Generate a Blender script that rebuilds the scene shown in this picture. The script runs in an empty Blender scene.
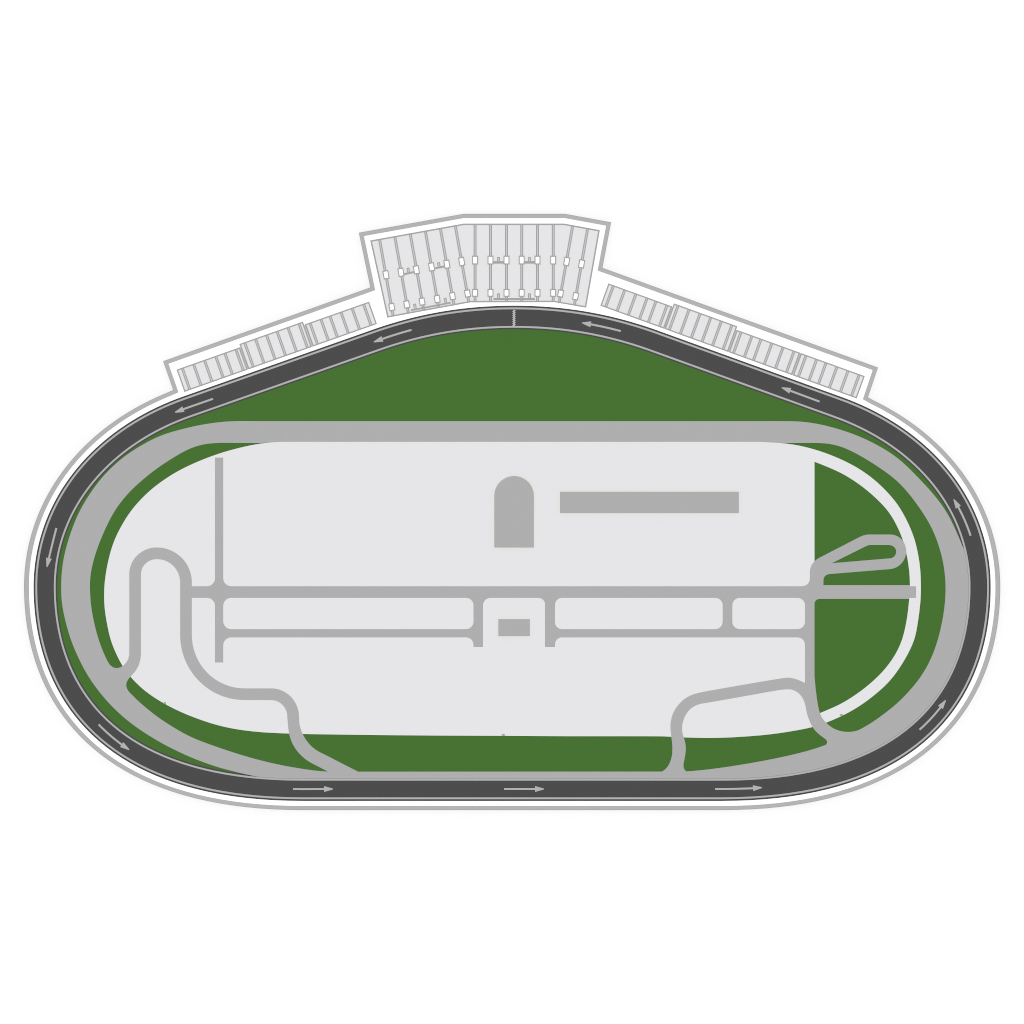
import bpy, bmesh, math
from mathutils import Vector
from mathutils.geometry import tessellate_polygon

# ---------------------------------------------------------------- scene
S = bpy.context.scene
C = S.collection
# plan coordinates: one unit of the plan = one metre, origin at the plan's upper left corner, y running south
def W(x, y, z=0.0): return Vector((x - 512.0, 512.0 - y, z))

# ---------------------------------------------------------------- materials
def mat(name, rgb, rough=0.9, var=0.012, scale=0.05, fine=0.0):
    m = bpy.data.materials.new(name); m.use_nodes = True
    nt = m.node_tree; b = nt.nodes['Principled BSDF']
    b.inputs['Roughness'].default_value = rough
    b.inputs['Specular IOR Level'].default_value = 0.0
    geo = nt.nodes.new('ShaderNodeNewGeometry')
    no = nt.nodes.new('ShaderNodeTexNoise'); no.inputs['Scale'].default_value = scale
    no.inputs['Detail'].default_value = 6.0; no.inputs['Roughness'].default_value = 0.65
    nt.links.new(geo.outputs['Position'], no.inputs['Vector'])
    ramp = nt.nodes.new('ShaderNodeValToRGB')
    ramp.color_ramp.elements[0].position = 0.25; ramp.color_ramp.elements[1].position = 0.75
    ramp.color_ramp.elements[0].color = [c * (1 - var) for c in rgb] + [1]
    ramp.color_ramp.elements[1].color = [c * (1 + var) for c in rgb] + [1]
    nt.links.new(no.outputs['Fac'], ramp.inputs['Fac'])
    nt.links.new(ramp.outputs['Color'], b.inputs['Base Color'])
    return m
K = 1.0
M = {
 'white':   mat('pale_concrete_ground', (0.7195, 0.7255, 0.742), var=0.001, scale=0.01),
 'concourse': mat('brightened_white_concrete', (0.86, 0.865, 0.89), var=0.004, scale=0.05),  # whiter and bluer than the ground to offset shade between the walls
 'pave':    mat('paddock_concrete', (0.5665, 0.5685, 0.5775), var=0.004),
 'seat':    mat('seating_grey', (0.5665, 0.5685, 0.5775), var=0.006, scale=0.5),
 'road':    mat('light_asphalt', (0.306, 0.306, 0.306), var=0.006),
 'asphalt': mat('dark_asphalt', (0.053, 0.053, 0.053), var=0.012),
 'grass':   mat('mown_grass', (0.0463, 0.120, 0.0237), var=0.015),
 'line':    mat('grey_line_paint', (0.322, 0.322, 0.322), var=0.006),
 'rail':    mat('rail_grey', (0.275, 0.275, 0.280), var=0.006),
 'stair':   mat('stair_grey', (0.445, 0.445, 0.453), var=0.006, scale=0.5),
 'wall':    mat('wall_concrete', (0.328, 0.328, 0.340), var=0.006),
 'shade_side':   mat('shade_deepening_sides', (0.06, 0.06, 0.063), var=0.02),  # unseen wall sides, coloured dark to deepen the shade outside
 'coping':  mat('coping_concrete', (0.23, 0.23, 0.225), var=0.006),
 'roofw':   mat('white_roof', (0.86, 0.86, 0.86), var=0.004),
 'door':    mat('door_grey', (0.16, 0.17, 0.18), var=0.01),
}

# ---------------------------------------------------------------- object helpers
def link(name, me, m, parent=None):
    o = bpy.data.objects.new(name, me); C.objects.link(o)
    for k in (m if isinstance(m, (list, tuple)) else [m]): me.materials.append(M[k])
    if parent is not None: o.parent = parent
    return o
def mesh(verts, faces, mi=None):
    me = bpy.data.meshes.new('plan_mesh'); me.from_pydata([tuple(v) for v in verts], [], faces)
    if mi:
        for p, i in zip(me.polygons, mi): p.material_index = i
    me.update(); return me
def tag(o, label=None, cat=None, group=None, kind=None):
    if label: o['label'] = label
    if cat: o['category'] = cat
    if group: o['group'] = group
    if kind: o['kind'] = kind
    return o
def empty(name, x, y):
    o = bpy.data.objects.new(name, None); C.objects.link(o); o.location = W(x, y, 0); o.empty_display_size = 2
    return o
def sub(name, me, m, root):
    """a part whose mesh is given in world coordinates, parented under root"""
    base = root; off = Vector((0, 0, 0))
    while base is not None: off += base.location; base = base.parent
    me.transform(__import__('mathutils').Matrix.Translation(-off))
    return link(name, me, m, root)

# ---------------------------------------------------------------- plan geometry helpers
def bez(p0, p1, p2, p3, n=40):
    out = []
    for i in range(n + 1):
        t = i / n; a = 1 - t
        out.append((a**3*p0[0] + 3*a*a*t*p1[0] + 3*a*t*t*p2[0] + t**3*p3[0],
                    a**3*p0[1] + 3*a*a*t*p1[1] + 3*a*t*t*p2[1] + t**3*p3[1]))
    return out
def seg(a, b, n=20): return [(a[0] + (b[0]-a[0])*i/n, a[1] + (b[1]-a[1])*i/n) for i in range(n + 1)]
def join(*ls):
    out = []
    for l in ls:
        for p in l:
            if not out or math.hypot(p[0]-out[-1][0], p[1]-out[-1][1]) > 1e-4: out.append(tuple(p))
    return out
def dist(a, b): return math.hypot(a[0]-b[0], a[1]-b[1])
def resample(pts, step):
    L = [0]
    for a, b in zip(pts, pts[1:]): L.append(L[-1] + dist(a, b))
    n = max(2, int(L[-1] / step)); out = []; j = 0
    for i in range(n + 1):
        s = L[-1] * i / n
        while j < len(pts) - 2 and L[j+1] < s: j += 1
        t = (s - L[j]) / max(1e-9, L[j+1] - L[j])
        out.append((pts[j][0] + (pts[j+1][0]-pts[j][0])*t, pts[j][1] + (pts[j+1][1]-pts[j][1])*t))
    return out
def catmull(pts, n=8):
    P = [(2*pts[0][0]-pts[1][0], 2*pts[0][1]-pts[1][1])] + list(pts) + [(2*pts[-1][0]-pts[-2][0], 2*pts[-1][1]-pts[-2][1])]
    out = []
    for i in range(1, len(P) - 2):
        p0, p1, p2, p3 = P[i-1], P[i], P[i+1], P[i+2]
        # centripetal
        def tj(a, b): return max(1e-6, dist(a, b)) ** 0.5
        t0 = 0; t1 = t0 + tj(p0, p1); t2 = t1 + tj(p1, p2); t3 = t2 + tj(p2, p3)
        for k in range(n):
            t = t1 + (t2 - t1) * k / n
            def lp(a, b, ta, tb): return tuple((a[c]*(tb-t) + b[c]*(t-ta)) / (tb-ta) for c in (0, 1))
            a1 = lp(p0, p1, t0, t1); a2 = lp(p1, p2, t1, t2); a3 = lp(p2, p3, t2, t3)
            b1 = lp(a1, a2, t0, t2); b2 = lp(a2, a3, t1, t3)
            out.append(lp(b1, b2, t1, t2))
    out.append(pts[-1]); return out
def smooth(pts, sigma=9.0):
    """surveyed points -> an even, fair line (ends kept)"""
    r = resample(catmull(pts), 1.5); n = len(r); h = int(3 * sigma / 1.5); out = []
    w = [math.exp(-0.5 * (i * 1.5 / sigma) ** 2) for i in range(h + 1)]
    for i in range(n):
        k = min(h, i, n - 1 - i); sx = sy = sw = 0
        for j in range(-k, k + 1):
            ww = w[abs(j)]; sx += r[i+j][0]*ww; sy += r[i+j][1]*ww; sw += ww
        out.append((sx/sw, sy/sw))
    return resample(out, 1.5)
def offset(pts, d, closed):
    """positive d: to the right-hand outside of a plan line running anticlockwise as seen"""
    n = len(pts); out = []
    for i in range(n):
        a = pts[i-1] if (closed or i > 0) else pts[i]
        b = pts[i]
        c = pts[(i+1) % n] if (closed or i < n-1) else pts[i]
        def nrm(p, q):
            l = dist(p, q)
            return None if l < 1e-9 else (-(q[1]-p[1])/l, (q[0]-p[0])/l)
        n1 = nrm(a, b) or nrm(b, c); n2 = nrm(b, c) or n1
        mx, my = n1[0]+n2[0], n1[1]+n2[1]; q = (mx*mx + my*my) / 2
        f = d / max(q, 0.2)
        out.append((b[0] + mx*f, b[1] + my*f))
    return out
def area(p): return 0.5 * sum(p[i-1][0]*p[i][1] - p[i][0]*p[i-1][1] for i in range(len(p)))
class Sheet:
    def __init__(s): s.v = []; s.f = []; s.mi = []
    def poly(s, loops, z, mi=0):
        if not isinstance(loops[0], list): loops = [list(loops)]
        b = len(s.v); vs = [[Vector((p[0], -p[1], 0)) for p in l] for l in loops]
        tris = tessellate_polygon(vs)
        flat = [p for l in loops for p in l]
        s.v += [W(p[0], p[1], z) for p in flat]
        for t in tris:
            a, c, d = (Vector((flat[i][0], -flat[i][1])) for i in t)
            cr = (c - a).cross(d - a)
            if abs(cr) < 1e-9: continue
            s.f.append(tuple(b + i for i in (t if cr > 0 else t[::-1]))); s.mi.append(mi)
        return s
    def strip(s, A, B, z, closed, mi=0):
        b = len(s.v); n = len(A)
        s.v += [W(*p, z) for p in A] + [W(*p, z) for p in B]
        for i in range(n if closed else n - 1):
            j = (i + 1) % n
            s.f.append((b + i, b + n + i, b + n + j, b + j)); s.mi.append(mi)
        return s
    def prism(s, poly, z0, z1, mi=0, top=True):
        if area(poly) > 0: poly = poly[::-1]           # anticlockwise in world
        b = len(s.v); n = len(poly)
        if top:
            if n <= 4: s.v += [W(*p, z1) for p in poly]; s.f.append(tuple(range(b, b + n))); s.mi.append(mi)
            else: s.poly(poly, z1, mi)
        b = len(s.v)
        s.v += [W(*p, z0) for p in poly] + [W(*p, z1) for p in poly]
        for i in range(n):
            j = (i + 1) % n; s.f.append((b+i, b+j, b+n+j, b+n+i)); s.mi.append(mi)
        return s
    def wall(s, A, B, z0, z1, closed, mi=0):
        """solid wall between two plan lines"""
        b = len(s.v); n = len(A)
        for L, z in ((A, z0), (A, z1), (B, z1), (B, z0)): s.v += [W(*p, z) for p in L]
        for i in range(n if closed else n - 1):
            j = (i + 1) % n
            for k in range(3): s.f.append((b+k*n+i, b+(k+1)*n+i, b+(k+1)*n+j, b+k*n+j)); s.mi.append(mi)
        if not closed:
            s.f.append((b, b+n, b+2*n, b+3*n)); s.f.append((b+n-1, b+4*n-1, b+3*n-1, b+2*n-1)); s.mi += [mi, mi]
        return s
    def mesh(s):
        me = mesh(s.v, s.f, s.mi)
        bm = bmesh.new(); bm.from_mesh(me); bmesh.ops.recalc_face_normals(bm, faces=[f for f in bm.faces if abs(f.normal.z) < 0.5]); bm.to_mesh(me); bm.free()
        return me

# ---------------------------------------------------------------- survey: the race track's centre line
trackC = join(
    bez((514, 317.6), (466, 317.6), (421.7, 325.0), (376.47, 340.94)),
    seg((376.47, 340.94), (187.45, 407.58)),
    bez((187.45, 407.58), (98.35, 438.99), (45.5, 508.79), (45.5, 586.75)),
    bez((45.5, 586.75), (45.5, 690.41), (107.38, 789), (302.47, 789)),
    seg((302.47, 789), (722, 789)),
    bez((722, 789), (917.1, 789), (978.8, 690.41), (978.8, 586.75)),
    bez((978.8, 586.75), (978.8, 508.79), (926.2, 440.4), (838.5, 408.5)),
    seg((838.5, 408.5), (651.5, 340.94)),
    bez((651.5, 340.94), (606.3, 325.0), (562, 317.6), (514, 317.6)))[:-1]
def off(d): return offset(trackC, d, True)

# ---------------------------------------------------------------- the setting
g = Sheet(); R = 4000
for i in range(8):
    for j in range(8):
        a, b2 = -R + 2*R*i/8, -R + 2*R*j/8
        n = len(g.v); g.v += [(a, b2, 0), (a+R/4, b2, 0), (a+R/4, b2+R/4, 0), (a, b2+R/4, 0)]; g.f.append((n, n+1, n+2, n+3)); g.mi.append(0)
tag(link('ground', g.mesh(), 'white'), kind='structure')

s = Sheet().poly(off(-9.0), 0.02)
tag(link('infield_grass', s.mesh(), 'grass'), 'mown green grass filling the infield between track, roads and paddock', kind='stuff')

s = Sheet().strip(off(11.95), off(-11.75), 0.04, True)
track = tag(link('race_track', s.mesh(), 'asphalt'), kind='structure')

# pale paddock with its hole of grass at the east end
P_left = smooth([(300, 441.9), (277.5, 441.9), (261.25, 443.5), (245, 446.5), (225, 451.7), (208, 457.5), (192.5, 463.9), (180, 470), (170, 475.8), (150, 490.5),
    (130.5, 511.5), (115.2, 538.25), (108.75, 558.5), (105.3, 577), (104, 593), (104.75, 609.5), (107.4, 625.75), (110.7, 640), (115.6, 652.5), (122.5, 666),
    (130.6, 677), (143.5, 689.7), (155, 698), (167.5, 705.4), (182.5, 712.7), (200, 719.6), (218, 725.3), (236.25, 729.2), (260, 732.1), (287.5, 733.5), (302.5, 734)], 5)
P_right = smooth([(662, 736.3), (683.75, 737.4), (710, 738), (733.75, 737.25), (765, 734.9), (786.25, 732.1), (812.5, 727.1), (826.25, 722.6), (840, 716.8), (856.25, 708.1),
    (873.75, 695.6), (890, 680.6), (903.75, 661.25), (914.2, 640), (917.9, 622), (920.4, 602), (921, 587), (919.75, 564.5), (915, 540.75), (908.5, 523.9), (902.0, 511.5),
    (896, 502.3), (880.5, 485.25), (863, 471.3), (843, 460.25), (820.5, 451.3), (799.25, 445.6), (780.5, 443), (762, 441.9), (740, 441.9)], 4.5)
hole = join(smooth([(814.5, 461.75), (828, 467.1), (843, 474), (860.5, 485.25), (875.5, 497.75), (888.8, 512), (898, 528), (904, 543.5), (908.6, 565.75), (910, 585.75),
    (909.1, 600), (907, 618.25), (902, 640), (895, 655), (883.75, 670.4), (868.75, 684.8), (853.75, 696), (840, 704.3), (820, 713.1)], 4.5), [(810, 717), (814.5, 690)])
paddock = join(P_left, [(360, 734.9), (440, 735.6), (568, 736.2), (640, 736.2)], P_right)
tag(link('paddock', Sheet().poly([paddock, hole], 0.06).mesh(), 'pave'), kind='structure')

# light apron road running round inside the track
RO_l = smooth([(260, 421.1), (234, 421.1), (219.25, 422.2), (203, 424.5), (188, 427.7), (159.25, 436.2), (128, 453.9), (108.75, 470.3), (95, 486.5), (79.2, 512), (69, 538), (63, 562), (61.1, 590),
    (63, 610), (71, 640), (80, 661), (90, 679), (107, 701), (128, 720.9), (158, 741), (190, 756.9), (218, 767.2), (228, 769.9), (238, 772.4), (246, 774.3), (254, 776.0), (260, 777.0)], 5)
RO_r = smooth([(962, 545), (957, 533), (946.9, 512.3), (935, 496), (920, 479.5), (896, 456.6), (863, 437.9), (838, 428.9), (818, 423.8), (800, 421.4), (785, 421.1), (760, 421.1)], 8)
inner = off(-10.35)
low = [p for p in inner if p[1] > 545 and not (p[0] < 263 ) and (p[1] > 546 or p[0] < 900)]
ring_out = join(RO_l, low, RO_r)
RI_l = smooth([(240, 443), (215.5, 443), (201.75, 444.7), (188, 449.4), (175.5, 456.3), (160, 466.3), (144, 478.6), (128, 493.6), (114, 512), (100.5, 540), (93.1, 562), (90.3, 577), (90, 592),
    (92, 612), (98.75, 640), (107.5, 661.25), (118, 679), (130.6, 693.5), (140, 702.6), (155, 715), (170, 725.2), (190, 736.5), (218, 747.3), (252.5, 758.2), (283.75, 765.6), (315, 770.6), (328, 771.6), (345, 771.7)], 4)
RI_r = smooth([(665, 771.6), (686.9, 771.5), (715, 768.6), (740, 764.9), (765, 760.5), (790, 755.3), (815, 748.8), (836, 740.8), (856, 731.6), (864, 727.4), (871.25, 723.2), (880, 716.9), (890, 709.4), (899, 701.9), (908.5, 691.9), (919.75, 678.5),
    (930, 661.1), (937.9, 640), (944.1, 610.75), (945.8, 589), (944.1, 567), (939.75, 548.25), (931.5, 527), (922.2, 511.7), (908.5, 493), (896, 479.7), (880.5, 468.3), (863, 457.2), (848, 449.2), (836, 444.7), (824.25, 443), (805, 443)], 8)
tag(link('apron_road', Sheet().poly([ring_out, join(RI_l, RI_r, [(779, 443), (762, 441.9), (277.5, 441.9), (261.5, 443)])], 0.08).mesh(), 'road'), kind='structure')

# service roads across the paddock
def rect(x0, y0, x1, y1): return [(x0, y0), (x1, y0), (x1, y1), (x0, y1)]
def fillet(x, y, sx, sy, r):
    cx, cy = x + sx*r, y + sy*r
    return [(x, y)] + [(cx - sx*r*math.cos(a), cy - sy*r*math.sin(a)) for a in [math.pi/2*(1 - k/8) for k in range(9)]]
sv = Sheet(); z = [0.10]
def add(poly, holes=None):
    sv.poly([list(poly)] + (holes or []), z[0]); z[0] += 0.003
add(rect(186, 586.2, 916.1, 597.9)); add(rect(823.4, 585.1, 909.6, 586.4)); add(rect(818, 597.7, 909.0, 598.9)); add(rect(814.0, 597.5, 819.6, 598.95))
add(rect(215, 457.6, 223.2, 662.5)); add(rect(220, 629.1, 478, 637.4)); add(rect(550, 629.1, 810, 637.4))
add(rect(473.5, 592, 483, 647)); add(rect(545, 592, 555, 647)); add(rect(722.7, 592, 732.3, 633)); add(rect(805, 592, 814.5, 684))
for a in ((215,586.2,-1,-1,8), (223.2,586.2,1,-1,8), (215,597.9,-1,1,8), (223.2,597.9,1,1,8), (223.2,629.1,1,-1,8), (223.2,637.4,1,1,8),
          (473.5,597.9,-1,1,7.5), (483,597.9,1,1,7.5), (473.5,629.1,-1,-1,7.5), (473.5,637.4,-1,1,7.5),
          (545,597.9,-1,1,6.5), (555,597.9,1,1,7), (555,629.1,1,-1,7), (555,637.4,1,1,7),
          (722.7,597.9,-1,1,7.5), (732.3,597.9,1,1,7.5), (722.7,629.1,-1,-1,7.5), (732.3,629.1,1,-1,7.5),
          (805,597.9,-1,1,7.5), (805,629.1,-1,-1,7.5), (805,637.4,-1,1,7.5), (814.5,598.9,1,1,5)): add(fillet(*a))
# hairpin loop at the east end
k = 0.5523
loop_out = join([(802.4, 586.3), (802.4, 586.1)], bez((802.4, 586.1), (806.6, 586.0), (809.9, 582.6), (809.9, 578.5), 8), [(809.9, 572)], bez((809.9, 572), (809.9, 566.5), (812.5, 562), (818.5, 558.2), 8),
    [(858.5, 537.6)], bez((858.5, 537.6), (863, 535.2), (866, 534.5), (870, 534.5), 8), [(890, 534.5)], bez((890, 534.5), (899.4, 534.5), (906.2, 542), (906.2, 551.2), 10),
    bez((906.2, 551.2), (906.2, 560.5), (899, 568.4), (889.9, 569.1), 10), [(830, 574)], bez((830, 574), (825.5, 574.4), (823.4, 576.8), (823.4, 581), 8), [(823.4, 592), (802.4, 592)])
island = join([(831.8, 563.2), (865.5, 546.4)], bez((865.5, 546.4), (867.4, 545.4), (868.4, 545), (870.5, 545), 6), [(888.7, 545)], bez((888.7, 545), (893, 545), (896.2, 548), (896.2, 551.6), 8),
    bez((896.2, 551.6), (896.2, 555), (893.6, 558), (890.4, 558.3), 8))
add(loop_out, [island])
tag(link('service_road', sv.mesh(), 'road'), kind='structure')

# winding circuit road in the west, and the link road in the south east
def quarter(a, b, first):            # a quarter bend from a to b; first = the axis it leaves along
    (x0, y0), (x1, y1) = a, b
    if first == 'x': return bez(a, (x0+(x1-x0)*k, y0), (x1, y1-(y1-y0)*k), b, 24)
    return bez(a, (x0, y0+(y1-y0)*k), (x1-(x1-x0)*k, y1), b, 24)
cl = join([(135.1, 650), (135.1, 574.2)], quarter((135.1, 574.2), (156.8, 553.3), 'y'), quarter((156.8, 553.3), (186, 582.5), 'x'), [(186, 635)],
          quarter((186, 635), (244.5, 694.2), 'y'), [(271, 694.2)], quarter((271, 694.2), (293.2, 717), 'x'), [(293.2, 719)])
wr = Sheet(); wr.strip(offset(cl, -5.85, False), offset(cl, 5.85, False), 0.2, False)
wr.f = [tuple(reversed(f)) for f in wr.f]
wr.poly([(107.5, 661.25), (110, 665), (113.4, 667.5), (116.9, 668.2), (120.6, 667.3), (123.5, 665.5), (126.25, 662.5), (128.3, 659), (129.25, 655), (129.25, 649)] + smooth([(140.95, 649), (140.95, 654), (140.4, 659.5), (138.9, 664.8), (135.8, 670.6), (130.6, 676.6)], 2)
    + smooth([(130.25, 677), (127.4, 680.4), (126, 685), (127.2, 689.2), (130.6, 693.75)], 1.5) + [(122, 692), (110, 676)], 0.205)
wr.poly(join(smooth([(287.35, 717), (287.75, 722), (288.75, 732), (292.3, 743.4), (298.75, 753), (307.5, 760.7), (317.7, 766.2), (328, 771.6)], 2.5), [(335, 775), (362, 774), (358, 771.6)],
    smooth([(358, 771.6), (347, 766), (337, 760.9), (326, 755.2), (316.25, 750.2), (308.9, 743.7), (302.8, 734.4), (299.4, 724), (299.05, 717)], 2.5)), 0.21)
tag(link('circuit_road', wr.mesh(), 'road'), kind='structure')

lr = Sheet()
up = smooth([(740, 685.3), (702.5, 692.1), (692.5, 694.6), (683.75, 699.4), (677, 706.5), (672.5, 714.5), (670.5, 723.5), (670.5, 730), (671.4, 737), (672.4, 747), (671.9, 756), (669.4, 763.75), (665.6, 769.2), (661.5, 771.8)], 2.2)
dn = smooth([(687.5, 771.8), (684.6, 770.5), (683.2, 766.5), (684.4, 759.5), (685.9, 749), (684.8, 740.5), (682.5, 733.5), (682, 727), (683.2, 720.75), (686.25, 713.9), (691.25, 708.1), (699, 704.2), (707.5, 702.75), (740, 697)], 2.2)
lr.poly(join(up, [(661.5, 775), (687.5, 775)], dn), 0.20)
top = smooth([(740, 685.3), (780, 678.6), (787.5, 677.6), (793.75, 678.4), (800, 680.6), (806, 683.6)], 2.5)
bot = [(833, 746.5), (824.5, 746), (826.1, 744.6), (827, 743.2), (827.1, 741.6), (826.2, 739.8)] + smooth([(826.0, 739.5), (817.5, 733.0), (812.5, 727.1), (808.9, 719.4), (806.4, 711.25), (805, 703.75), (802.3, 697.3), (797.5, 692.2), (791.25, 689.4), (785, 689.4), (740, 697)], 2.2)
east = smooth([(814.5, 680.3), (814.5, 676), (815.4, 686.25), (817.3, 701.25), (819.4, 711.8), (822.0, 718), (826.25, 722.9), (832.5, 728), (840, 731), (847.5, 732), (856, 731.1), (862.5, 728.3), (866, 726.4)], 2.5)[2:]
lr.poly(join(top, [(806, 676), (814.5, 676)], east, [(868, 727.5), (850, 741)], bot), 0.205)
tag(link('link_road', lr.mesh(), 'road'), kind='structure')

# painted line along the track's inner edge: part of the track
s = Sheet().strip(off(-8.35), off(-10.15), 0.12, True)
sub('edge_line', s.mesh(), 'line', track)

# ---------------------------------------------------------------- walls
s = Sheet().wall(off(8.35), off(10.2), 0.03, 0.9, True)
tag(link('retaining_wall', s.mesh(), 'line'), 'low light grey retaining wall ringing the outer edge of the dark race track', 'wall')

pw = off(19.0)
west = [p for p in pw if (p[0] < 175.6 or p[1] > 700) and not (p[0] > 512 and p[1] < 700) and p[0] < 513]
east_ = [p for p in pw if p[0] > 512 and not (p[1] < 398.5 and p[0] < 866)]
# order: start at the step by the right stands, over the top to the left, round the west, south and east sides
i0 = next(i for i, p in enumerate(pw) if p[0] < 172 and p[1] > 392)
i1 = max(i for i, p in enumerate(pw) if p[0] > 872 and p[1] > 399)
body = pw[i0:i1 + 1]
stepline = [(865.4, 398.3), (875.3, 368.8), (600.0, 269.2), (608.6, 224), (565, 216), (463.5, 216), (361.4, 234.4), (372.8, 288.8), (165.8, 362.5), (175.9, 391.2)]
wallC = stepline + body
def half(pts, sgn):
    """wall faces: a little thicker along the east and west curves"""
    o1 = offset(pts, sgn * 2.08, True); o2 = offset(pts, sgn * 2.45, True); out = []
    for i, p in enumerate(pts):
        dx, dy = o1[i][0] - p[0], o1[i][1] - p[1]; l = max(1e-6, math.hypot(dx, dy))
        w = (dx / l) ** 2 if i >= len(stepline) else 0.15
        out.append(tuple(o1[i][c]*(1-w) + o2[i][c]*w for c in (0, 1)))
    return out
A, B = half(wallC, -1), half(wallC, 1)
def cop_out(B, A, f): return [(p[0]*(1-f) + q[0]*f, p[1]*(1-f) + q[1]*f) for p, q in zip(B, A)]
tag(link('concourse', Sheet().poly([B], 0.01).mesh(), 'concourse'), kind='structure')
s = Sheet().wall(cop_out(A, B, 0.06), cop_out(B, A, 0.06), 0.0, 4.4, True)  # height and dark sides shaped to strengthen the shade halo outside
pwall = tag(link('perimeter_wall', s.mesh(), 'shade_side'), 'grey perimeter wall enclosing the whole speedway, stepped out round the grandstands', 'wall')
s = Sheet().wall(A, cop_out(B, A, 0.09), 4.4, 4.8, True)
sub('coping', s.mesh(), 'wall', pwall)
s = Sheet().wall(cop_out(B, A, 0.09), B, 4.4, 4.83, True)
sub('coping_edge', s.mesh(), 'coping', pwall)

# ---------------------------------------------------------------- grandstands
def clip(poly, nx, ny, c):                 # keep nx*x + ny*y >= c
    out = []; n = len(poly)
    for i in range(n):
        p, q = poly[i], poly[(i+1) % n]; dp, dq = nx*p[0]+ny*p[1]-c, nx*q[0]+ny*q[1]-c
        if dp >= 0: out.append(p)
        if (dp >= 0) != (dq >= 0):
            t = dp / (dp - dq); out.append((p[0]+(q[0]-p[0])*t, p[1]+(q[1]-p[1])*t))
    return out
class Wing:
    """one straight run of a stand: (bx,by) a point of its back line, (nx,ny) the unit plan vector from back to front"""
    def __init__(s, bx, by, nx, ny, depth, row, rise, base):
        s.nx, s.ny, s.c = nx, ny, nx*bx + ny*by; s.depth, s.row, s.rise, s.base = depth, row, rise, base
        s.n = int(math.ceil(depth / row))
    def d(s, p): return s.nx*p[0] + s.ny*p[1] - s.c
    def h(s, p): return s.base + s.rise * max(0, s.n - 1 - math.floor(max(0, s.d(p)) / s.row))
    def tiers(s, sh, poly, extra=0.0, mi=0, z0=0.0):
        for k in range(-1, s.n + 1):
            a, b = k * s.row, (k + 1) * s.row
            if k == -1: a = -50
            if k == s.n: b = s.depth + 50
            q = clip(clip(poly, s.nx, s.ny, s.c + a), -s.nx, -s.ny, -(s.c + b))
            if len(q) >= 3 and abs(area(q)) > 1e-3:
                kk = min(max(k, 0), s.n - 1)
                sh.prism(q, z0, s.base + s.rise * (s.n - 1 - kk) + extra, mi)
def band(a, b, w0, w1):
    """plan strip beside the line a-b from offset w0 to w1"""
    l = dist(a, b); n = (-(b[1]-a[1])/l, (b[0]-a[0])/l)
    return [(a[0]+n[0]*w0, a[1]+n[1]*w0), (b[0]+n[0]*w0, b[1]+n[1]*w0), (b[0]+n[0]*w1, b[1]+n[1]*w1), (a[0]+n[0]*w1, a[1]+n[1]*w1)]
def cut(p, q, t0, t1): return ((p[0]+(q[0]-p[0])*t0, p[1]+(q[1]-p[1])*t0), (p[0]+(q[0]-p[0])*t1, p[1]+(q[1]-p[1])*t1))
HW, LWID = 1.48, 1.05                      # half width of a stair aisle, width of its side rails
def aisle(root, wing, a, b):
    s = Sheet(); wing.tiers(s, band(a, b, -HW + LWID, HW - LWID), 0.05)
    o = sub('aisle_stair', s.mesh(), 'stair', root)
    for w0, w1 in ((-HW, -HW + LWID), (HW - LWID, HW)):
        s = Sheet(); wing.tiers(s, band(a, b, w0, w1), 0.30); sub('handrail', s.mesh(), 'rail', o)
def parapet(root, wings, outline, w=1.0):
    """low wall round a stand, following its tiers"""
    s = Sheet(); ins = offset(outline, -w/2, True); out = offset(outline, w/2, True)
    n = len(outline)
    for i in range(n):
        j = (i+1) % n
        q = [ins[i], ins[j], out[j], out[i]]; mid = ((outline[i][0]+outline[j][0])/2, (outline[i][1]+outline[j][1])/2)
        wings(mid).tiers(s, q, 0.45)
    return sub('parapet', s.mesh(), 'rail', root)

# --- the fan-shaped main stand
th = math.atan2(16.9, 92.65)
u_l = (math.sin(math.radians(10.3)), math.cos(math.radians(10.3)))
WL = Wing(463.75, 224.1, u_l[0], u_l[1], 77.4, 2.0, 0.2, 1.0)
WC = Wing(514, 224.1, 0, 1, 77.4, 2.0, 0.2, 1.0)
WR = Wing(564.1, 224.1, -u_l[0], u_l[1], 77.4, 2.0, 0.2, 1.0)
o_l = [(371.1, 241.0), (387.8, 316.9), (470.3, 301.7), (554.6, 301.5), (585.6, 306.9), (599.0, 230.7), (564.1, 224.3), (463.75, 224.3)]
main = empty('grandstand', 485, 262)
tag(main, 'large fan-shaped light grey grandstand with white portals behind the start line', 'grandstand', 'grandstands along the track')
aisles = [((379.6,239.7),(393.2,316.0)), ((394.9,236.9),(408.4,313.2)), ((410.3,234.1),(423.8,310.3)), ((425.4,231.3),(438.6,307.4)), ((440.4,228.5),(453.9,304.6)), ((455.3,225.7),(468.8,302.0)),
    ((475.1,224.2),(475.1,301.6)), ((490.5,224.2),(490.5,301.6)), ((506.5,224.2),(506.5,301.6)), ((521.7,224.2),(521.7,301.6)), ((537.5,224.2),(537.5,301.6)), ((553.3,224.2),(553.3,301.6)),
    ((572.7,225.9),(559.3,302.1)), ((587.6,228.7),(574.4,304.9))]
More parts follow.
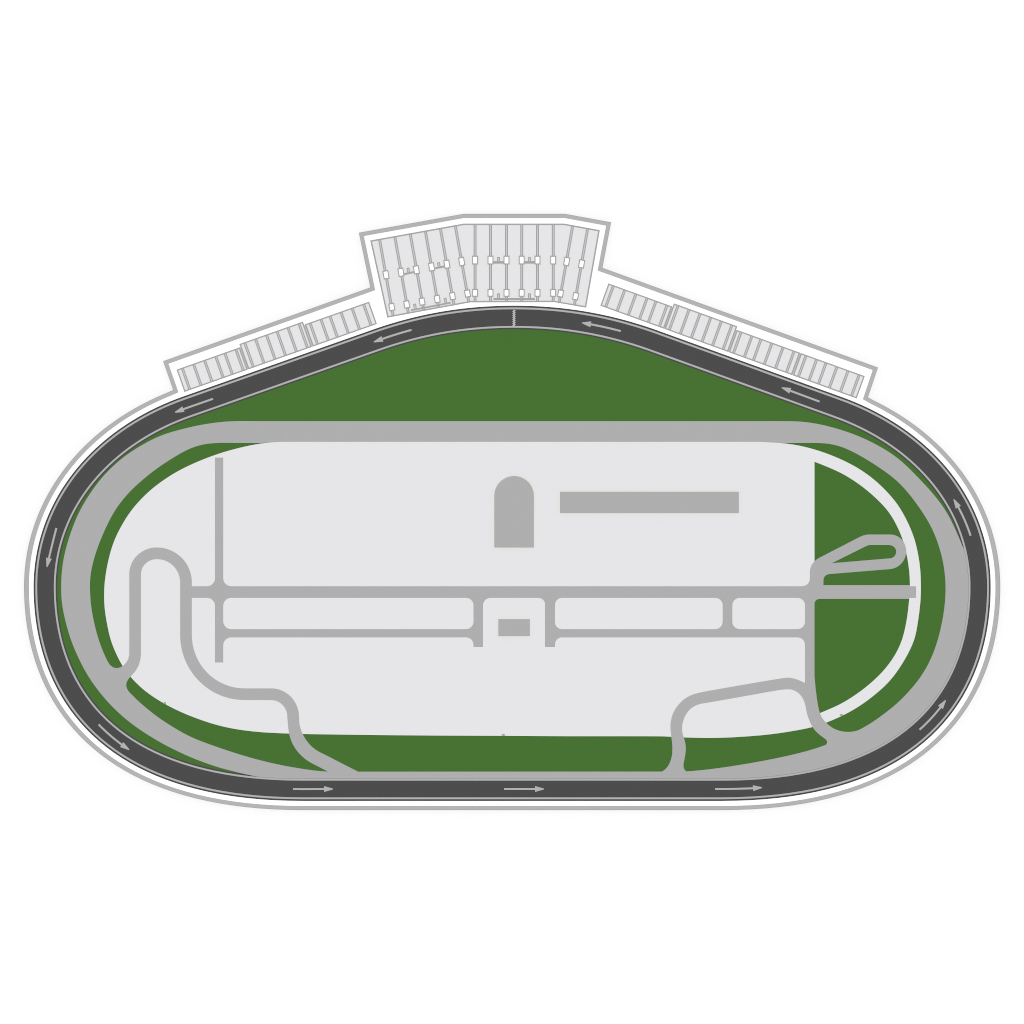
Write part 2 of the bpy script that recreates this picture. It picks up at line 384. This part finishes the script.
ports = [((386.0,274.8),(391.8,307.0)), ((401.0,272.3),(406.7,304.4)), ((416.4,269.8),(422.1,301.6)), ((431.6,266.9),(437.2,299.0)), ((446.9,264.2),(452.5,296.1)), ((461.7,261.5),(467.5,293.5)),
    ((475.1,260.1),(475.1,292.9)), ((490.5,260.1),(490.5,292.9)), ((506.5,260.1),(506.5,292.9)), ((521.7,260.1),(521.7,292.9)), ((537.5,260.1),(537.5,292.9)), ((553.2,260.1),(553.2,292.9)),
    ((566.7,261.5),(560.6,293.5)), ((581.6,263.9),(575.6,296.2))]
def wing_of(i): return WL if i < 6 else (WC if i < 12 else WR)
# kink lines between the wings (bisectors)
kl = ((463.75, 224.1), (470.3, 301.7)); kr = ((564.1, 224.1), (554.6, 301.5))
def side(p, l): return (l[1][0]-l[0][0])*(p[1]-l[0][1]) - (l[1][1]-l[0][1])*(p[0]-l[0][0])
def cutline(poly, l, sgn):
    nx, ny = -(l[1][1]-l[0][1])*sgn, (l[1][0]-l[0][0])*sgn
    return clip(poly, nx, ny, nx*l[0][0] + ny*l[0][1])
edgesL = [(o_l[0], o_l[1])] + aisles + [(o_l[5], o_l[4])]
for i in range(15):
    (a0, a1), (b0, b1) = edgesL[i], edgesL[i+1]
    # stretch both side lines past the outline, inset by the aisle half width, then trim to the outline
    def ext(p, q, w):
        l = dist(p, q); ux, uy = (q[0]-p[0])/l, (q[1]-p[1])/l; n = (-uy, ux)
        return (p[0]-ux*6+n[0]*w, p[1]-uy*6+n[1]*w), (q[0]+ux*6+n[0]*w, q[1]+uy*6+n[1]*w)
    wl = -HW if i > 0 else -0.5; wr = HW if i < 14 else 0.5
    pa, pb = ext(a0, a1, wl); qa, qb = ext(b0, b1, wr)
    quad = [pa, pb, qb, qa]
    ins = offset(o_l, 0.45 if area(o_l) > 0 else -0.45, True)
    inset = offset(o_l, -0.45, True)
    s = Sheet()
    for wing, halves in ((WL, ((kl, 1),)), (WC, ((kl, -1), (kr, 1))), (WR, ((kr, -1),))):
        q = quad
        for l, sg in halves: q = cutline(q, l, sg)
        if len(q) < 3: continue
        # back and front lines of that wing
        q = clip(q, wing.nx, wing.ny, wing.c + 0.5); q = clip(q, -wing.nx, -wing.ny, -(wing.c + wing.depth - 0.5))
        if len(q) >= 3 and abs(area(q)) > 0.05: wing.tiers(s, q)
    sub('seat_block', s.mesh(), 'seat', main)
def lerp_on(a, b, y): t = (y - a[1]) / (b[1] - a[1]); return (a[0] + (b[0]-a[0])*t, y)
for i, (a, b) in enumerate(aisles): aisle(main, wing_of(i), a, b)
parapet(main, lambda m: WL if m[0] < 464 else (WR if m[0] > 560 else WC), o_l, 1.55)
def portal(root, wing, c, ux, uy, w, l):
    """boxed stair head: grey rim, white roof inside it. (ux,uy) plan vector towards the front"""
    n = (-uy, ux)
    def R4(w, l): return [(c[0]+n[0]*a*w/2+ux*b*l/2, c[1]+n[1]*a*w/2+uy*b*l/2) for a, b in ((-1,-1), (-1,1), (1,1), (1,-1))]
    out, inn = R4(w, l), R4(w - 2.3, l - 2.5)
    back = (c[0]-ux*l/2, c[1]-uy*l/2); zt = wing.h(back) + 0.9
    s = Sheet().wall(out, inn, 0.0, zt, True); o = sub('portal', s.mesh(), 'rail', root)
    s = Sheet().prism(inn, 0.0, zt - 0.15); sub('portal_roof', s.mesh(), 'roofw', o)
for i, (hi, lo) in enumerate(ports):
    a, b = aisles[i]; l = dist(a, b); ux, uy = (b[0]-a[0])/l, (b[1]-a[1])/l
    portal(main, wing_of(i), hi, ux, uy, 6.0, 8.9); portal(main, wing_of(i), lo, ux, uy, 6.0, 7.9)
def cross(root, wing, a, b, w): 
    s = Sheet(); wing.tiers(s, band(a, b, -w/2, w/2), 0.36); sub('cross_aisle', s.mesh(), 'rail', root)
def entry(root, wing, c, ux, uy, l, w=2.9):
    """short stair between two rails rising from a cross aisle; c = its foot"""
    t = (c[0]-ux*l, c[1]-uy*l)
    s = Sheet(); wing.tiers(s, band(t, c, -w/2+0.9, w/2-0.9), 0.08)
    o = sub('entry_stair', s.mesh(), 'stair', root)
    s = Sheet()
    for w0, w1 in ((-w/2, -w/2+0.9), (w/2-0.9, w/2)): wing.tiers(s, band(t, c, w0, w1), 0.40)
    t2 = (t[0]-ux*0.9, t[1]-uy*0.9); wing.tiers(s, band(t2, t, -w/2, w/2), 0.40)
    sub('stair_rail', s.mesh(), 'rail', o)
ul = u_l
cross(main, WL, (404.4, 274.2), (413.7, 272.1), 2.0); entry(main, WL, (408.7, 272.2), *ul, 3.6)
cross(main, WL, (435.2, 268.3), (444.5, 266.4), 2.0); entry(main, WL, (439.1, 266.4), *ul, 3.3)
cross(main, WL, (411.0, 310.3), (450.7, 302.7), 1.8); entry(main, WL, (415.3, 308.4), *ul, 3.8); entry(main, WL, (445.8, 302.6), *ul, 3.8)
cross(main, WC, (493.4, 262.4), (503.6, 262.4), 2.6); entry(main, WC, (498.5, 261.1), 0, 1, 3.2)
cross(main, WC, (524.6, 262.4), (534.7, 262.4), 2.6); entry(main, WC, (529.5, 261.1), 0, 1, 3.2)
cross(main, WC, (493.4, 299.0), (534.9, 299.0), 2.0); entry(main, WC, (498.5, 298.0), 0, 1, 3.8); entry(main, WC, (529.5, 298.0), 0, 1, 3.8)

# --- the low stands on either side
def side_stand(org, ang, u0, u1, depth, us, label, extra=None):
    """org: plan origin on the common front line; ang: its direction; u runs along it, v back from it"""
    cu, su = math.cos(ang), math.sin(ang)
    P = lambda u, v: (org[0] + u*cu + v*su, org[1] + u*su - v*cu)
    m = P((u0+u1)/2, depth/2); root = empty('grandstand', *m)
    tag(root, label, 'grandstand', 'grandstands along the track')
    bx = P(u0, depth); wing = Wing(bx[0], bx[1], -su, cu, depth, 1.6, 0.2, 0.8)
    edges = [u0] + us + [u1]
    for i in range(len(edges) - 1):
        a = edges[i] + (HW if i > 0 else 0.5); b = edges[i+1] - (HW if i < len(edges) - 2 else 0.5)
        s = Sheet(); wing.tiers(s, [P(a, 0.5), P(b, 0.5), P(b, depth-0.5), P(a, depth-0.5)]); sub('seat_block', s.mesh(), 'seat', root)
    for u in us: aisle(root, wing, P(u, depth), P(u, 0))
    parapet(root, lambda q: wing, [P(u0, depth), P(u0, 0), P(u1, 0), P(u1, depth)], 1.4)
    if extra:                               # the walkway that fills the slot to the next stand
        s = Sheet(); wing.tiers(s, [P(extra[0], -0.5), P(extra[1], -0.5), P(extra[1], extra[2]), P(extra[0], extra[2])], 0.02)
        sub('walkway', s.mesh(), 'stair', root)
aL = -math.atan(0.3533); oL = (184.6, 391.3)
side_stand(oL, aL, 0.2, 66.1, 22.5, [5.5, 17.5, 29.1, 41.0, 50.7, 62.3], 'low grey stand at the far left end, next to the left bend', (66.6, 67.45, 22.4))
side_stand(oL, aL, 67.95, 134.2, 25.7, [72.9, 84.3, 96.0, 107.1, 118.7, 130.4], 'deeper grey stand, middle one of the three left of the fan-shaped grandstand', (134.7, 135.75, 22.4))
side_stand(oL, aL, 136.3, 203.2, 22.5, [141.0, 152.5, 162.1, 173.8, 185.6, 197.8], 'low grey stand directly left of the fan-shaped grandstand')
aR = math.atan(0.362); oR = (600.9, 305.3)
side_stand(oR, aR, 0.2, 66.8, 22.6, [5.1, 17.2, 29.1, 41.0, 50.4, 62.2], 'low grey stand directly right of the fan-shaped grandstand', (67.3, 68.1, 22.4))
side_stand(oR, aR, 68.6, 134.8, 26.1, [72.7, 84.4, 96.1, 107.5, 118.7, 129.9], 'deeper grey stand, second one right of the fan-shaped grandstand', (135.3, 136.2, 22.4))
side_stand(oR, aR, 136.7, 202.9, 22.6, [140.9, 152.5, 162.1, 173.7, 185.6, 197.3], 'low grey stand, third one right of the fan-shaped grandstand', (203.4, 204.4, 23.1))
side_stand(oR, aR, 204.9, 271.6, 22.6, [210.0, 221.3, 231.3, 242.9, 254.7, 266.5], 'low grey stand at the far right end, next to the right bend')

# ---------------------------------------------------------------- buildings on the paddock
def building(outline, h, label, doors):
    cx = sum(p[0] for p in outline)/len(outline); cy = sum(p[1] for p in outline)/len(outline)
    root = empty('paddock_building', cx, cy); tag(root, label, 'building', 'grey flat-roofed paddock buildings')
    s = Sheet(); inn = offset(outline, -0.35 if area(outline) < 0 else 0.35, True)
    s.prism(inn, 0.0, h, 0, top=False)
    for (x0, y0, x1, y1) in doors:          # roller doors standing just proud of the wall
        l = dist((x0, y0), (x1, y1)); n = ((y1-y0)/l*0.08, -(x1-x0)/l*0.08)
        s.prism([(x0-n[0], y0-n[1]), (x1-n[0], y1-n[1]), (x1+n[0], y1+n[1]), (x0+n[0], y0+n[1])], 0.07, 2.1, 1)
    sub('wall', s.mesh(), ['wall', 'door'], root)
    s = Sheet().prism(outline, h, h + 0.35); sub('roof', s.mesh(), 'road', root)
    return root
arch = [(494.25, 547.6), (494.25, 496)] + [(514.08 - 19.83*math.cos(math.pi*i/28), 496 - 20*math.sin(math.pi*i/28)) for i in range(1, 28)] + [(533.9, 496), (533.9, 547.6)]
building(arch, 2.8, 'grey building with a rounded top end standing in the middle of the paddock', [(500 + 8*i, 547.25, 506 + 8*i, 547.25) for i in range(4)])
building([(560, 491.8), (738.9, 491.8), (738.9, 513.1), (560, 513.1)], 2.8, 'long narrow grey building right of the round-ended one', [(564 + 10*i, 512.75, 570 + 10*i, 512.75) for i in range(17)])
building([(498.3, 619.1), (529.9, 619.1), (529.9, 636.1), (498.3, 636.1)], 2.4, 'small rectangular grey building between the two short road stubs', [(503 + 9*i, 635.75, 508 + 9*i, 635.75) for i in range(3)])
def box(x, y, w, d, label):  # stray specks of the drawing, built as small boxes
    root = empty('speck_box', x, y); tag(root, label, 'drawing speck', 'drawing specks on the paddock edge')
    s = Sheet().prism(rect(x-w/2+0.1, y-d/2+0.1, x+w/2-0.1, y+d/2-0.1), 0.0, 1.1, top=False); sub('speck_body', s.mesh(), 'wall', root)
    s = Sheet().prism(rect(x-w/2, y-d/2, x+w/2, y+d/2), 1.1, 1.2); sub('speck_top', s.mesh(), 'rail', root)
box(164.9, 703.0, 2.1, 2.0, 'tiny grey drawing speck built as a box on the paddock edge near its lower left curve')
box(503.4, 735.0, 3.0, 2.0, 'tiny grey drawing speck built as a box on the straight lower edge of the paddock')
box(841.4, 715.0, 3.0, 1.9, 'tiny grey drawing speck built as a box on the pale strip at the lower right')

# ---------------------------------------------------------------- markings on the track
dense = resample(trackC + [trackC[0]], 0.5)
def nearest(p): return min(range(len(dense)), key=lambda i: (dense[i][0]-p[0])**2 + (dense[i][1]-p[1])**2)
def arrow(tail, tip, label, bend=1.0):
    i, j = nearest(tail), nearest(tip)
    path = dense[i:j+1] if j > i else dense[i:] + dense[:j+1]
    path = resample(path, 1.0)
    # keep it on the line the photo shows: shift ends onto the given points
    e0 = (tail[0]-path[0][0], tail[1]-path[0][1]); e1 = (tip[0]-path[-1][0], tip[1]-path[-1][1]); n = len(path) - 1
    path = [(p[0]+e0[0]*(1-k/n)+e1[0]*k/n, p[1]+e0[1]*(1-k/n)+e1[1]*k/n) for k, p in enumerate(path)]
    path = [(tail[0]+(tip[0]-tail[0])*k/n + bend*(p[0]-tail[0]-(tip[0]-tail[0])*k/n), tail[1]+(tip[1]-tail[1])*k/n + bend*(p[1]-tail[1]-(tip[1]-tail[1])*k/n)) for k, p in enumerate(path)]
    L = [0]
    for a, b in zip(path, path[1:]): L.append(L[-1] + dist(a, b))
    hb = next(k for k in range(len(L)) if L[k] > L[-1] - 9.2)
    s = Sheet(); sh = path[:hb+1]
    s.strip(offset(sh, 0.96, False), offset(sh, -0.96, False), 0.07, False)
    a, b = path[hb], path[-1]; l = dist(a, b); nx, ny = -(b[1]-a[1])/l, (b[0]-a[0])/l
    s.poly([(a[0]+nx*2.95, a[1]+ny*2.95), (b[0]+nx*0.45, b[1]+ny*0.45), (b[0]-nx*0.45, b[1]-ny*0.45), (a[0]-nx*2.95, a[1]-ny*2.95)], 0.07)
    c = path[len(path)//2]; o = empty('direction_arrow', *c); me = s.mesh(); C.objects.unlink(o); bpy.data.objects.remove(o)
    me.transform(__import__('mathutils').Matrix.Translation(-W(*c, 0.07)))
    o = link('direction_arrow', me, 'line'); o.location = W(*c, 0.07)
    tag(o, label, 'road arrow', 'direction arrows painted on the track')
for a in (((411.5,329.9),(373.8,342.0),'painted grey arrow on dark track below the left end of the fan-shaped grandstand'),
          ((213,398.8),(175,412.4),'painted grey arrow on dark track below the far left stand'),
          ((56.4,528),(46.9,567),'painted grey arrow pointing down the left bend of the track', 0.15),
          ((98.6,724.4),(129.2,749.8),'painted grey arrow on the lower left bend pointing down and right'),
          ((293,789),(333,789),'painted grey arrow on bottom straight below the winding road junction'),
          ((504,789),(544,789),'painted grey arrow in the middle of the bottom straight'),
          ((715,789),(762,787.6),'painted grey arrow at right end of bottom straight, bending slightly upward'),
          ((919.5,729.7),(945.7,700.2),'painted grey arrow climbing the lower right bend of the track'),
          ((970.6,535.7),(953.8,499.3),'painted grey arrow pointing up and left on the right bend'),
          ((819.5,401.6),(781.8,387.6),'painted grey arrow on dark track below the far right stand'),
          ((620.8,331.1),(582,322.8),'painted grey arrow on dark track just right of the start line')): arrow(*a)
s = Sheet(); s.poly(rect(513, 309.9, 515, 326.4), 0.08)
for kx, x0, y0 in [(0, 512.35, 311 + 2*i) for i in range(8)] + [(1, 514.9, 310 + 2*i) for i in range(8)]:
    s.poly(rect(x0, y0, x0 + 0.75, y0 + 1), 0.084)
tag(link('start_line', s.mesh(), 'line'), 'light grey start and finish line with toothed edges across the dark track', 'start line')

# ---------------------------------------------------------------- camera and light
cam = bpy.data.cameras.new('camera'); cam.type = 'ORTHO'; cam.ortho_scale = 1024.0; cam.clip_start = 1.0; cam.clip_end = 5000.0
co = bpy.data.objects.new('camera', cam); C.objects.link(co); co.location = (0, 0, 700); S.camera = co
S.cycles.pixel_filter_type = 'BOX'; S.cycles.filter_width = 1.0
w = bpy.data.worlds.new('World'); S.world = w; w.use_nodes = True
nt = w.node_tree; bg = nt.nodes['Background']; sky = nt.nodes.new('ShaderNodeTexSky')
sky.sky_type = 'NISHITA'; sky.sun_disc = False; sky.sun_elevation = math.radians(90); sky.sun_rotation = 0.0
nt.links.new(sky.outputs['Color'], bg.inputs['Color']); bg.inputs['Strength'].default_value = 0.10
sun = bpy.data.lights.new('sun', 'SUN'); sun.energy = 3.61; sun.angle = math.radians(0.5); sun.color = (1.0, 0.94, 0.82)
so = bpy.data.objects.new('sun', sun); C.objects.link(so); so.location = (0, 0, 500); so.rotation_euler = (0, 0, 0)
vs = S.view_settings; vs.view_transform = 'Standard'; vs.look = 'None'; vs.gamma = 1.0; vs.use_curve_mapping = False; vs.exposure = 0.0
